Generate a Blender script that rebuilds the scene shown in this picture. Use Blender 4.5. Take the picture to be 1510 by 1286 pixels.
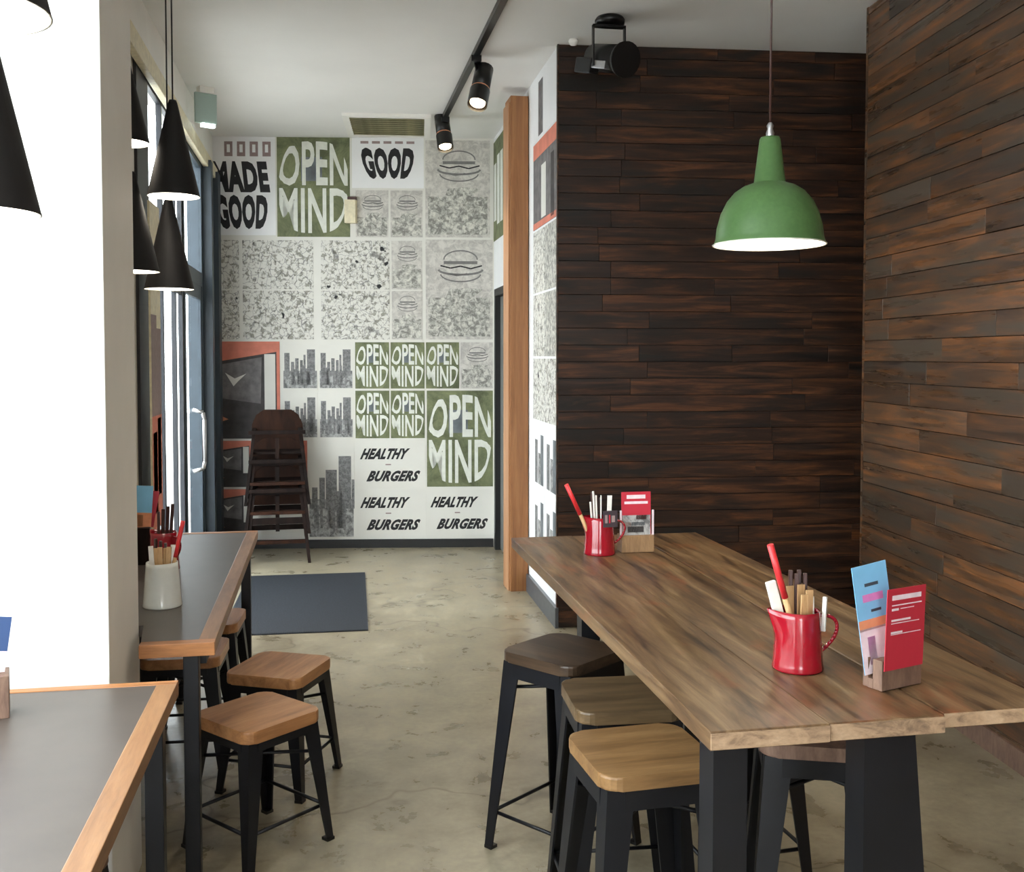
import bpy, bmesh, math, random
from mathutils import Vector, Matrix
for o in list(bpy.data.objects): bpy.data.objects.remove(o)
S = bpy.context.scene; COL = S.collection
PI = math.pi; R = math.radians
random.seed(7)

# ------------------------------------------------------------------ camera
cd = bpy.data.cameras.new('camera'); cam = bpy.data.objects.new('camera', cd); COL.objects.link(cam)
cam.location = (0, 0, 1.6)
cam.rotation_euler = (R(90 - 2.2), 0, -R(10.381))
cd.sensor_fit = 'HORIZONTAL'; cd.sensor_width = 36.0; cd.lens = 36.0 * 1500 / 1510
cd.shift_y = -60 / 1510
cd.clip_start = 0.05; cd.clip_end = 200
S.camera = cam
# ------------------------------------------------------------------ sky, sun, exposure
W = bpy.data.worlds.new('sky'); S.world = W; W.use_nodes = True
bg = W.node_tree.nodes['Background']; bg.inputs[0].default_value = (0.93, 0.97, 1.0, 1); bg.inputs[1].default_value = 7.0
S.view_settings.view_transform = 'Standard'; S.view_settings.look = 'None'
S.view_settings.gamma = 1; S.view_settings.use_curve_mapping = False
S.view_settings.exposure = 0.58

def lamp(name, kind, loc, energy, color=(1, .9, .75), size=.05, rot=(0, 0, 0), spot=None, parent=None):
    l = bpy.data.lights.new(name, kind); l.energy = energy; l.color = color
    if kind == 'AREA': l.size = size
    else: l.shadow_soft_size = size
    if spot: l.spot_size = R(spot); l.spot_blend = .6
    o = bpy.data.objects.new(name, l); COL.objects.link(o); o.location = loc; o.rotation_euler = rot
    if parent: o.parent = parent
    return o

# ------------------------------------------------------------------ materials
def srgb(r, g, b):
    f = lambda c: (c / 255 / 12.92) if c / 255 <= .04045 else ((c / 255 + .055) / 1.055) ** 2.4
    return (f(r), f(g), f(b), 1)
class NT:
    def __init__(s, name):
        s.m = bpy.data.materials.new(name); s.m.use_nodes = True; s.t = s.m.node_tree
        s.b = s.t.nodes['Principled BSDF']; s.out = s.t.nodes['Material Output']
    def n(s, ty, **k):
        x = s.t.nodes.new(ty)
        for a, v in k.items(): setattr(x, a, v)
        return x
    def l(s, a, b): s.t.links.new(a, b)
    def ramp(s, fac, stops):
        r = s.n('ShaderNodeValToRGB'); e = r.color_ramp.elements
        while len(e) < len(stops): e.new(.5)
        for i, (p, c) in enumerate(stops): e[i].position = p; e[i].color = c
        s.l(fac, r.inputs[0]); return r.outputs[0]
    def coords(s, kind='Object', scale=(1, 1, 1), rnd=False):
        tc = s.n('ShaderNodeTexCoord'); mp = s.n('ShaderNodeMapping'); mp.inputs['Scale'].default_value = scale
        s.l(tc.outputs[kind], mp.inputs[0])
        if rnd:
            oi = s.n('ShaderNodeObjectInfo'); mu = s.n('ShaderNodeMath', operation='MULTIPLY'); mu.inputs[1].default_value = 47
            s.l(oi.outputs['Random'], mu.inputs[0]); s.l(mu.outputs[0], mp.inputs['Location'])
        return mp.outputs[0]
    def noise(s, vec, scale=5, detail=4, rough=.55, dist=0):
        x = s.n('ShaderNodeTexNoise'); x.inputs['Scale'].default_value = scale; x.inputs['Detail'].default_value = detail
        x.inputs['Roughness'].default_value = rough; x.inputs['Distortion'].default_value = dist
        s.l(vec, x.inputs['Vector']); return x.outputs[0]
    def mix(s, fac, a, b, mode='MIX'):
        x = s.n('ShaderNodeMix', data_type='RGBA', blend_type=mode)
        for i, v in ((0, fac), (6, a), (7, b)):
            if hasattr(v, 'links'): s.l(v, x.inputs[i])
            else: x.inputs[i].default_value = v
        return x.outputs[2]
    def bump(s, h, strength=.3, dist=.01):
        x = s.n('ShaderNodeBump'); x.inputs['Strength'].default_value = strength; x.inputs['Distance'].default_value = dist
        s.l(h, x.inputs['Height']); s.l(x.outputs[0], s.b.inputs['Normal'])
    def base(s, c):
        if hasattr(c, 'links'): s.l(c, s.b.inputs['Base Color'])
        else: s.b.inputs['Base Color'].default_value = c
    def rough(s, v):
        if hasattr(v, 'links'): s.l(v, s.b.inputs['Roughness'])
        else: s.b.inputs['Roughness'].default_value = v
def plain(name, rgb, rough=.5, metal=0, var=.08, scale=30, spec=.5, coat=0):
    t = NT(name); v = t.coords(); n = t.noise(v, scale, 3)
    c = srgb(*rgb); d = tuple(x * (1 - var * 2) for x in c[:3]) + (1,); e = tuple(min(1, x * (1 + var)) for x in c[:3]) + (1,)
    t.base(t.ramp(n, [(.3, d), (.7, e)])); t.rough(rough); t.b.inputs['Metallic'].default_value = metal
    t.b.inputs['Specular IOR Level'].default_value = spec; t.b.inputs['Coat Weight'].default_value = coat
    return t.m
def wood(name, stops, rough=.5, grain=(1, 14, 14), scale=2.2, varamt=.35, bump=.15, spec=.5, patch=None):
    t = NT(name); v = t.coords(scale=grain, rnd=True)
    n = t.noise(v, scale, 7, .62, .6); c = t.ramp(n, stops)
    fine = t.noise(v, scale * 6, 3, .7); c = t.mix(.25, c, t.ramp(fine, [(.3, (.25, .25, .25, 1)), (.7, (1, 1, 1, 1))]), 'MULTIPLY')
    if patch:
        pv = t.coords(scale=patch[0], rnd=True); pn = t.noise(pv, patch[1], 4, .6, .4)
        c = t.mix(t.ramp(pn, [(patch[3], (0, 0, 0, 1)), (patch[4], (1, 1, 1, 1))]), c, patch[2])
    oi = t.n('ShaderNodeObjectInfo'); mr = t.n('ShaderNodeMapRange'); mr.inputs[3].default_value = 1 - varamt; mr.inputs[4].default_value = 1 + varamt * .5
    t.l(oi.outputs['Random'], mr.inputs[0])
    hs = t.n('ShaderNodeHueSaturation'); t.l(mr.outputs[0], hs.inputs['Value']); t.l(c, hs.inputs['Color'])
    t.base(hs.outputs[0])
    if isinstance(rough, tuple):
        rn = t.noise(v, 1.3, 4); t.rough(t.ramp(rn, [(.3, (rough[0],) * 3 + (1,)), (.7, (rough[1],) * 3 + (1,))]))
    else: t.rough(rough)
    t.b.inputs['Specular IOR Level'].default_value = spec
    t.bump(n, bump, .004)
    return t.m
def emit(name, rgb, st):
    t = NT(name); t.base(srgb(*rgb)); t.b.inputs['Emission Color'].default_value = srgb(*rgb); t.b.inputs['Emission Strength'].default_value = st
    return t.m

M = {}
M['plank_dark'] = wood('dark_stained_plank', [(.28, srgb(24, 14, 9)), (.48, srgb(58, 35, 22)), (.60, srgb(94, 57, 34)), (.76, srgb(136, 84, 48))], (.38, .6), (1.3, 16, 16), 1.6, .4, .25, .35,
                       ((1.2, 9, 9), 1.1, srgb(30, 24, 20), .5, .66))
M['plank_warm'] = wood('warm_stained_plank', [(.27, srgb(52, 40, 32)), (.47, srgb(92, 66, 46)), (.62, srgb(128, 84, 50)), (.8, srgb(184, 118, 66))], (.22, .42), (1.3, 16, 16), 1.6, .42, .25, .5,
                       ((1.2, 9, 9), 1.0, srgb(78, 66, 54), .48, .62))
M['table_wood'] = wood('table_wood', [(.32, srgb(52, 37, 25)), (.44, srgb(98, 73, 49)), (.56, srgb(124, 97, 67)), (.70, srgb(152, 124, 90))], (.3, .5), (12, 1.3, 12), 2.0, .14, .3, .5,
                       ((3.2, 1.5, 3), 2.2, srgb(132, 80, 48), .56, .70))
M['table_end'] = wood('table_end_grain', [(.3, srgb(120, 96, 76)), (.5, srgb(184, 152, 120)), (.8, srgb(208, 178, 146))], .6, (8, 2, 16), 2.5, .15, .3)
M['trim_wood'] = wood('trim_wood', [(.25, srgb(112, 76, 48)), (.5, srgb(146, 104, 68)), (.8, srgb(170, 128, 88))], .45, (12, 1.2, 12), 2, .1, .1)
M['trim_wood_x'] = wood('trim_wood_cross', [(.25, srgb(134, 86, 50)), (.5, srgb(176, 116, 66)), (.8, srgb(200, 140, 86))], .45, (1.2, 12, 12), 2, .1, .1)
M['seat_orange'] = wood('seat_wood_orange', [(.25, srgb(144, 94, 56)), (.5, srgb(190, 134, 86)), (.8, srgb(212, 160, 110))], .38, (10, 1.2, 10), 2, .15, .1)
M['seat_dark'] = wood('seat_wood_dark', [(.25, srgb(38, 29, 22)), (.5, srgb(74, 57, 42)), (.8, srgb(104, 82, 60))], .38, (10, 1.2, 10), 2, .05, .1)
M['seat_mid'] = wood('seat_wood_mid', [(.25, srgb(62, 49, 34)), (.5, srgb(102, 82, 57)), (.8, srgb(130, 106, 76))], .38, (1.2, 10, 10), 2, .05, .1)
M['seat_light'] = wood('seat_wood_light', [(.25, srgb(100, 72, 44)), (.5, srgb(138, 104, 66)), (.8, srgb(162, 126, 84))], .38, (1.2, 10, 10), 2, .05, .1)
M['post_wood'] = wood('post_wood', [(.25, srgb(128, 82, 46)), (.5, srgb(160, 106, 62)), (.8, srgb(182, 128, 80))], .5, (14, 14, .7), 2, .05, .1)
M['post_edge'] = wood('post_edge_wood', [(.25, srgb(150, 102, 66)), (.5, srgb(186, 136, 96)), (.8, srgb(206, 160, 120))], .5, (14, 14, .7), 2, .05, .1)
M['chair_wood'] = wood('high_chair_wood', [(.25, srgb(14, 9, 8)), (.5, srgb(30, 20, 17)), (.8, srgb(50, 34, 27))], .7, (8, 8, 2), 2, .2, .1, .15)
M['chair_red'] = wood('high_chair_back_wood', [(.25, srgb(30, 17, 11)), (.5, srgb(52, 30, 20)), (.8, srgb(70, 42, 27))], .5, (8, 8, 2), 2, .2, .1, .15)
M['block_dark'] = wood('block_wood_dark', [(.25, srgb(92, 68, 56)), (.5, srgb(124, 96, 80)), (.8, srgb(146, 118, 98))], .6, (12, 12, 3), 3, .05, .1)
M['block_light'] = wood('block_wood_light', [(.25, srgb(126, 96, 66)), (.5, srgb(156, 122, 86)), (.8, srgb(176, 142, 104))], .6, (12, 12, 3), 3, .05, .1)
M['cutlery_wood'] = wood('cutlery_wood', [(.25, srgb(176, 130, 84)), (.5, srgb(204, 162, 112)), (.8, srgb(222, 186, 138))], .6, (20, 20, 2), 3, .2, .1)
M['black_steel'] = plain('black_steel', (19, 20, 25), .42, .0, .15, 12, .4)
M['black_gloss'] = plain('black_painted_metal', (15, 15, 16), .35, 0, .1, 12)
M['cone_black'] = plain('cone_matt_black', (22, 21, 22), .6, 0, .1, 20, .3)
M['white_paint'] = plain('white_paint', (240, 238, 232), .6, 0, .02, 4)
M['ceiling'] = plain('ceiling_paint', (236, 235, 232), .7, 0, .02, 1.5)
M['laminate'] = plain('charcoal_laminate', (80, 72, 66), .38, 0, .06, 8, .5)
M['frame_blue'] = plain('blue_grey_frame_paint', (54, 66, 76), .45, 0, .08, 6)
M['frame_dark'] = plain('dark_frame_paint', (44, 46, 52), .45, 0, .08, 6)
M['steel'] = plain('brushed_steel', (190, 190, 192), .3, .9, .04, 40)
M['green'] = plain('green_enamel', (82, 116, 68), .38, 0, .06, 60, .4)
M['lamp_inner'] = plain('white_enamel', (250, 246, 236), .4)
M['red_enamel'] = plain('red_enamel', (152, 12, 32), .12, 0, .03, 30, .6, .6)
M['white_enamel'] = plain('white_jug_enamel', (222, 224, 216), .18, 0, .02, 30, .6, .4)
M['red_plastic'] = plain('red_lacquer', (222, 52, 56), .35)
M['paper'] = plain('white_paper', (236, 232, 224), .8)
M['cutlery_brown'] = plain('dark_brown_handles', (72, 46, 42), .35)
M['card_red'] = plain('red_card', (190, 44, 62), .45, 0, .03, 20)
M['card_blue'] = plain('blue_card', (124, 186, 224), .45, 0, .03, 20)
M['card_navy'] = plain('navy_card', (44, 72, 118), .5, 0, .03, 20)
M['card_pink'] = plain('pink_print', (206, 128, 190), .6)
M['card_orange'] = plain('orange_print', (222, 148, 108), .6)
M['card_white'] = plain('white_print', (232, 214, 220), .6)
M['card_dark'] = plain('dark_print', (60, 50, 56), .6)
M['rubber'] = plain('mat_rubber', (42, 47, 56), .8, 0, .15, 90)
M['skirting'] = plain('skirting_paint', (24, 24, 25), .5)
M['kick_grey'] = plain('kick_grey_metal', (96, 100, 106), .35, .3)
M['ink'] = plain('black_ink', (28, 27, 30), .7)
M['ink_soft'] = plain('grey_ink', (120, 118, 116), .7)
M['ink_faint'] = plain('pink_grey_ink', (150, 130, 128), .7)
M['letter'] = plain('white_lettering', (224, 226, 216), .7, 0, .05, 20)
M['wp_white'] = plain('wallpaper_white', (222, 220, 212), .7, 0, .02, 3)
M['wp_bright'] = plain('wallpaper_bright', (236, 236, 236), .7, 0, .02, 3)
M['red_print'] = plain('salmon_print', (218, 130, 108), .7, 0, .12, 6)
M['dark_photo'] = plain('dark_photo_print', (66, 62, 62), .7, 0, .2, 12)
M['grey_photo'] = plain('grey_photo_print', (116, 112, 112), .7, 0, .2, 14)
M['vent_olive'] = plain('vent_olive', (186, 182, 150), .7, 0, .25, 9)
M['sensor'] = plain('sensor_cream', (232, 222, 190), .5)
M['door_grey'] = plain('grey_door_paint', (120, 122, 120), .5, 0, .08, 3)
M['bounce_paving'] = plain('bounce_paving', (186, 184, 180), .85, 0, .15, 3)  # outdoor ground colour raised to bounce more daylight up to the ceiling
M['render_white'] = plain('white_render', (236, 238, 244), .8, 0, .05, 2)
M['glow_warm'] = emit('warm_bulb', (255, 226, 180), 14)
M['glow_white'] = emit('white_lamp', (255, 246, 232), 5)
M['glow_track'] = emit('track_bulb', (255, 232, 190), 9)
M['glow_sign'] = emit('sign_glow', (150, 168, 160), .05)
M['glow_tube'] = emit('sign_tube', (240, 255, 250), 3)
# concrete floor
t = NT('polished_concrete'); v = t.coords(); n1 = t.noise(v, .9, 6, .6, .4); n2 = t.noise(v, 5, 6, .65, .3); n3 = t.noise(v, 40, 3)
c = t.mix(.5, t.ramp(n1, [(.3, srgb(104, 93, 75)), (.5, srgb(150, 139, 115)), (.68, srgb(188, 179, 154))]), t.ramp(n2, [(.3, srgb(100, 91, 75)), (.5, srgb(156, 145, 122)), (.7, srgb(188, 178, 154))]))
st = t.noise(t.coords(scale=(.7, 1.6, 1)), 2.6, 7, .7, .8)
c = t.mix(t.ramp(st, [(.63, (0, 0, 0, 1)), (.74, (.7, .7, .7, 1))]), c, srgb(74, 62, 46))
c = t.mix(.3, c, t.ramp(n3, [(.3, (.5, .5, .5, 1)), (.7, (1, 1, 1, 1))]), 'MULTIPLY')
vo = t.n('ShaderNodeTexVoronoi', feature='DISTANCE_TO_EDGE'); vo.inputs['Scale'].default_value = .45
dn = t.n('ShaderNodeVectorMath', operation='ADD'); nz = t.n('ShaderNodeTexNoise'); nz.inputs['Scale'].default_value = 2.5; t.l(v, nz.inputs['Vector'])
t.l(v, dn.inputs[0]); t.l(nz.outputs[1], dn.inputs[1]); t.l(dn.outputs[0], vo.inputs['Vector'])
c = t.mix(t.ramp(vo.outputs[0], [(0, (.6, .6, .6, 1)), (.006, (0, 0, 0, 1))]), c, srgb(80, 70, 56))
t.base(c); t.rough(t.ramp(n2, [(.3, (.22, .22, .22, 1)), (.7, (.45, .45, .45, 1))])); t.bump(n2, .05, .01); M['floor'] = t.m
# glass
t = NT('clear_glass'); tr = t.n('ShaderNodeBsdfTransparent'); gl = t.n('ShaderNodeBsdfGlossy'); gl.inputs['Roughness'].default_value = .02
tr.inputs[0].default_value = (.93, .95, .95, 1)
mx = t.n('ShaderNodeMixShader'); mx.inputs[0].default_value = .07; t.l(tr.outputs[0], mx.inputs[1]); t.l(gl.outputs[0], mx.inputs[2]); t.l(mx.outputs[0], t.out.inputs[0]); M['glass'] = t.m
# wallpaper printed textures
def printmat(name, paper, ink, scale, lo, hi, kind='noise', stretch=(1, 1, 1)):
    t = NT(name); v = t.coords(scale=stretch, rnd=True)
    if kind == 'noise': n = t.noise(v, scale, 6, .75, .6)
    else:
        x = t.n('ShaderNodeTexVoronoi', feature='DISTANCE_TO_EDGE'); x.inputs['Scale'].default_value = scale
        a = t.n('ShaderNodeVectorMath', operation='ADD'); z = t.n('ShaderNodeTexNoise'); z.inputs['Scale'].default_value = 9; t.l(v, z.inputs['Vector'])
        sc = t.n('ShaderNodeVectorMath', operation='SCALE'); sc.inputs['Scale'].default_value = .12; t.l(z.outputs[1], sc.inputs[0])
        t.l(v, a.inputs[0]); t.l(sc.outputs[0], a.inputs[1]); t.l(a.outputs[0], x.inputs['Vector']); n = x.outputs[0]
    c = t.ramp(n, [(lo, ink), (hi, paper)])
    if kind == 'comic':
        b = t.noise(v, 13, 3, .6, .5); c = t.mix(t.ramp(b, [(.62, (0, 0, 0, 1)), (.70, (1, 1, 1, 1))]), c, srgb(140, 138, 134))
        b2 = t.noise(v, 30, 3, .6, .5); c = t.mix(t.ramp(b2, [(.4, (1, 1, 1, 1)), (.5, (0, 0, 0, 1))]), c, srgb(176, 174, 168), 'MULTIPLY')
        b3 = t.noise(v, 8, 2, .5, .2); c = t.mix(t.ramp(b3, [(.70, (0, 0, 0, 1)), (.72, (1, 1, 1, 1))]), c, srgb(36, 36, 38))
    t.base(c); t.rough(.7); return t.m
M['comic'] = printmat('comic_print', srgb(218, 216, 208), srgb(142, 140, 138), 16, .01, .035, 'comic')
M['scribble'] = printmat('scribble_print', srgb(214, 212, 202), srgb(128, 126, 120), 26, .42, .60)
M['burger_tint'] = printmat('burger_tint_print', srgb(212, 208, 200), srgb(178, 174, 168), 18, .40, .60)
M['city_low'] = printmat('city_print', srgb(176, 176, 174), srgb(104, 104, 104), 22, .42, .58)
M['city_tower'] = printmat('tower_print', srgb(136, 136, 136), srgb(104, 104, 104), 40, .45, .55)
M['green_photo'] = printmat('green_photo_print', srgb(130, 136, 98), srgb(82, 88, 62), 5, .35, .65)
M['grey_blue'] = plain('street_grey_print', (112, 118, 122), .7, 0, .25, 6)

# ------------------------------------------------------------------ mesh helpers
class MB:
    def __init__(s): s.bm = bmesh.new(); s.ms = []
    def mi(s, m):
        if m not in s.ms: s.ms.append(m)
        return s.ms.index(m)
    def poly(s, vs, faces, m=None, smooth=False):
        bv = [s.bm.verts.new(v) for v in vs]; out = []
        for f in faces:
            try: x = s.bm.faces.new([bv[i] for i in f])
            except ValueError: continue
            x.smooth = smooth
            if m: x.material_index = s.mi(m)
            out.append(x)
        return out
    def box(s, x0, x1, y0, y1, z0, z1, m=None, bev=0, mat=None):
        vs = [(x, y, z) for z in (z0, z1) for y in (y0, y1) for x in (x0, x1)]
        if mat: vs = [mat @ Vector(v) for v in vs]
        f = s.poly(vs, [(0, 2, 3, 1), (4, 5, 7, 6), (0, 1, 5, 4), (2, 6, 7, 3), (0, 4, 6, 2), (1, 3, 7, 5)], m)
        if bev:
            es = list({e for x in f for e in x.edges})
            bmesh.ops.bevel(s.bm, geom=es, offset=bev, segments=2, affect='EDGES', profile=.6)
        return s
    def prism(s, pts, z0, z1, m=None, top=None, bev=0):
        n = len(pts); top = top or pts
        vs = [(x, y, z0) for x, y in pts] + [(x, y, z1) for x, y in top]
        f = s.poly(vs, [tuple(range(n))[::-1], tuple(range(n, 2 * n))] + [(i, (i + 1) % n, n + (i + 1) % n, n + i) for i in range(n)], m)
        if bev:
            es = list(f[1].edges) + list(f[0].edges)
            bmesh.ops.bevel(s.bm, geom=es, offset=bev, segments=2, affect='EDGES', profile=.6)
        return s
    def tube(s, a, b, ra, rb=None, seg=10, m=None, caps=True):
        a = Vector(a); b = Vector(b); rb = ra if rb is None else rb; d = (b - a).normalized(); q = d.to_track_quat('Z', 'Y')
        vs = [p + q @ Vector((r * math.cos(2 * PI * i / seg), r * math.sin(2 * PI * i / seg), 0)) for p, r in ((a, ra), (b, rb)) for i in range(seg)]
        s.poly(vs, [(i, (i + 1) % seg, seg + (i + 1) % seg, seg + i) for i in range(seg)], m, True)
        if caps: s.poly(vs[:seg], [tuple(range(seg))[::-1]], m); s.poly(vs[seg:], [tuple(range(seg))], m)
        return s
    def path(s, pts, r, seg=8, m=None):
        for a, b in zip(pts, pts[1:]): s.tube(a, b, r, r, seg, m)
        return s
    def lathe(s, prof, seg=32, m=None, ctr=(0, 0), fn=None):
        vs = []
        for r, z in prof:
            for i in range(seg):
                a = 2 * PI * i / seg; x, y = r * math.cos(a), r * math.sin(a)
                if fn: x, y, zz = fn(x, y, z)
                else: zz = z
                vs.append((ctr[0] + x, ctr[1] + y, zz))
        fs = [(k * seg + i, k * seg + (i + 1) % seg, (k + 1) * seg + (i + 1) % seg, (k + 1) * seg + i) for k in range(len(prof) - 1) for i in range(seg)]
        s.poly(vs, fs, m, True); return s
    def build(s, name, m, parent=None, loc=(0, 0, 0), rot=(0, 0, 0)):
        me = bpy.data.meshes.new(name)
        ms = s.ms or [m]
        bmesh.ops.remove_doubles(s.bm, verts=s.bm.verts, dist=1e-6)
        bmesh.ops.recalc_face_normals(s.bm, faces=s.bm.faces)
        s.bm.to_mesh(me); s.bm.free()
        for k in ms: me.materials.append(M[k] if isinstance(k, str) else k)
        o = bpy.data.objects.new(name, me); COL.objects.link(o); o.location = loc; o.rotation_euler = rot
        if parent: o.parent = parent
        return o
def rrect(hx, hy, r, seg=5):
    p = []
    for cx, cy, a0 in ((hx - r, hy - r, 0), (-hx + r, hy - r, 90), (-hx + r, -hy + r, 180), (hx - r, -hy + r, 270)):
        for i in range(seg + 1): a = R(a0 + 90 * i / seg); p.append((cx + r * math.cos(a), cy + r * math.sin(a)))
    return p
def tag(o, label, cat, group=None):
    o['label'] = label; o['category'] = cat
    if group: o['group'] = group
    return o
def thing(name, label, cat, loc, rz=0, group=None):
    o = bpy.data.objects.new(name, None); COL.objects.link(o); o.location = loc; o.rotation_euler = (0, 0, rz); o.empty_display_size = .05
    return tag(o, label, cat, group)
def struct(o): o['kind'] = 'structure'; return o
def dup(src, label, loc, rz, group=None):
    def cp(o, par):
        c = o.copy(); COL.objects.link(c)
        if par: c.parent = par
        for ch in list(o.children): cp(ch, c)
        return c
    r = cp(src, None); r.location = loc; r.rotation_euler = (0, 0, rz); r['label'] = label
    if group: r['group'] = group
    return r

# ------------------------------------------------------------------ room shell
H = 3.4
struct(MB().box(-1.0, 4.0, -3.1, 9.2, -.1, 0).build('floor', 'floor'))
struct(MB().box(-1.05, 4.0, -3.1, 9.2, H, H + .12).build('ceiling', 'ceiling'))
struct(MB().box(-1.0, 4.0, -3.25, -3.1, 0, .35).box(-1.0, 4.0, -3.25, -3.1, 2.9, H).box(-1.0, -.7, -3.25, -3.1, .35, 2.9)
       .box(.5, 4.0, -3.25, -3.1, .35, 2.9).build('wall_front', 'white_paint'))
# far wall, its local x along the wall, y into the wall
ANG = math.atan2(8.392 - 8.718, 1.381 + .9); DX, DY = math.cos(ANG), math.sin(ANG)
wb = struct(MB().box(-.03, 2.36, 0, .12, 0, H).build('wall_back', 'wp_white', None, (-.9, 8.718, 0), (0, 0, ANG)))
struct(MB().box(.0, 2.3, -.02, 0, 0, .07).build('baseboard_back', 'skirting', None, (-.9, 8.718, 0), (0, 0, ANG)))
def S_(px): return (px - 318) * .005640
def Z_(py): return (807 - py) * .005675

def textverts(body, offset=.02, shear=0, res=3):
    cu = bpy.data.curves.new('t', 'FONT'); cu.body = body; cu.offset = offset; cu.shear = shear; cu.size = 1; cu.resolution_u = res; cu.align_x = 'LEFT'
    cu.space_character = 1.0 + offset * 1.6
    ob = bpy.data.objects.new('t', cu); COL.objects.link(ob); bpy.context.view_layer.update()
    me = bpy.data.meshes.new_from_object(ob.evaluated_get(bpy.context.evaluated_depsgraph_get()))
    bpy.data.objects.remove(ob); bpy.data.curves.remove(cu)
    bm = bmesh.new(); bm.from_mesh(me); bpy.data.meshes.remove(me)
    bmesh.ops.triangulate(bm, faces=bm.faces)
    for _ in range(2):
        es = [e for e in bm.edges if e.calc_length() > .12]
        if es: bmesh.ops.subdivide_edges(bm, edges=es, cuts=2); bmesh.ops.triangulate(bm, faces=bm.faces)
    vs = [v.co.copy() for v in bm.verts]; fs = [[v.index for v in f.verts] for f in bm.faces]; bm.free()
    x0 = min(v.x for v in vs); x1 = max(v.x for v in vs); y0 = min(v.y for v in vs); y1 = max(v.y for v in vs)
    return [((v.x - x0) / (x1 - x0), (v.y - y0) / (y1 - y0)) for v in vs], fs
_tc = {}
def lettering(mb, body, fn, m='ink', offset=.02, shear=0, y=-.0038):
    k = (body, offset, shear)
    if k not in _tc: _tc[k] = textverts(body, offset, shear)
    uv, fs = _tc[k]
    vs = []
    for u, w in uv: s, z = fn(u, w); vs.append((s, y, z))
    mb.poly(vs, fs, m)
def panel(par, px0, py0, px1, py1, m='wp_white', name='wallpaper_panel', th=.003, gap=.6):
    s0, s1, z0, z1 = S_(px0 + gap), S_(px1 - gap), Z_(py1 - gap), Z_(py0 + gap)
    return MB().box(0, s1 - s0, -th, 0, 0, z1 - z0).build(name, m, par, (s0, 0, z0)), s1 - s0, z1 - z0
YP = -.0036
def strip(mb, x0, x1, z0, z1, m, y=YP): mb.poly([(x0, y, z0), (x1, y, z0), (x1, y, z1), (x0, y, z1)], [(0, 1, 2, 3)], m)
def fan(mb, pts, m, y=YP): mb.poly([(a, y, b) for a, b in pts], [tuple(range(len(pts)))], m)
def openmind(par, px0, py0, px1, py1):
    p, w, h = panel(par, px0, py0, px1, py1, 'green_photo')
    mb = MB(); cx = w / 2; cz = h * .5; rx = w * .485; rz = h * .46
    strip(mb, w * .33, w * .62, h * .56, h * .8, 'grey_blue', -.0033)
    def top(u, v): s = u * 2 - 1; s *= .97; return cx + s * rx, cz + h * .012 + v * rz * (math.sqrt(max(0, 1 - abs(s) ** 3.4)) * .9 + .08)
    def bot(u, v): s = u * 2 - 1; s *= .97; return cx + s * rx, cz - h * .012 - (1 - v) * rz * (math.sqrt(max(0, 1 - abs(s) ** 3.4)) * .9 + .08)
    lettering(mb, 'OPEN', top, 'letter', .022); lettering(mb, 'MIND', bot, 'letter', .022)
    mb.build('lettering', 'letter', p)
def ell(cx, cz, rx, rz, a0=0, a1=360, n=20): return [(cx + rx * math.cos(R(a0 + (a1 - a0) * i / n)), cz + rz * math.sin(R(a0 + (a1 - a0) * i / n))) for i in range(n + 1)]
def stroke(mb, pts, w, m, y=YP):
    for (a, b), (c, d) in zip(pts, pts[1:]):
        dx, dz = c - a, d - b; l = math.hypot(dx, dz) or 1; nx, nz = -dz / l * w / 2, dx / l * w / 2
        fan(mb, [(a + nx, b + nz), (c + nx, d + nz), (c - nx, d - nz), (a - nx, b - nz)], m, y)
def burger(par, px0, py0, px1, py1, dark=False):
    p, w, h = panel(par, px0, py0, px1, py1, 'burger_tint')
    mb = MB(); c = w * .52
    strip(mb, w * .04, w * .96, h * .03, h * .42, 'scribble', -.0034)
    fan(mb, [(w * .3, h * .42), (w * .7, h * .42), (w * .85, h * .5), (w * .6, h * .52), (w * .35, h * .5)], 'scribble', -.0034)
    k = 'ink_soft'
    stroke(mb, ell(c, h * .80, w * .25, h * .09, 0, 180, 12), w * .02, k)
    strip(mb, c - w * .25, c + w * .25, h * .755, h * .785, k)
    stroke(mb, [(c - w * .3, h * .74), (c - w * .15, h * .715), (c, h * .735), (c + w * .15, h * .71), (c + w * .32, h * .74)], w * .02, 'ink')
    stroke(mb, ell(c, h * .70, w * .33, h * .05, 180, 360, 10), w * .03, k)
    stroke(mb, ell(c, h * .66, w * .30, h * .08, 185, 355, 12), w * .02, k)
    stroke(mb, [(c - w * .2, h * .66), (c - w * .05, h * .64), (c + w * .1, h * .66)], w * .02, k)
    mb.build('burger_drawing', 'ink_soft', p)
def city(par, px0, py0, px1, py1, seed, big=False):
    p, w, h = panel(par, px0, py0, px1, py1, 'wp_white')
    mb = MB(); rr = random.Random(seed)
    strip(mb, w * .02, w * .98, 0.01, h * (.42 if not big else .4), 'city_low', -.0034)
    ts = [(.05, .2, .82), (.24, .33, .62), (.36, .46, .7), (.5, .58, .66), (.6, .66, .78), (.7, .93, .9)] if not big else [(.08, .2, .52), (.24, .36, .62), (.38, .62, .7), (.66, .93, .84), (.94, 1, .6)]
    for a, b, t_ in ts: strip(mb, w * a, w * b, h * .3, h * t_, 'city_tower')
    for k in range(12):
        a = rr.uniform(.04, .85); strip(mb, w * a, w * (a + rr.uniform(.04, .1)), h * .1, h * rr.uniform(.3, .55), 'city_tower', -.0038)
    mb.build('skyline_print', 'city_tower', p)
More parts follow.
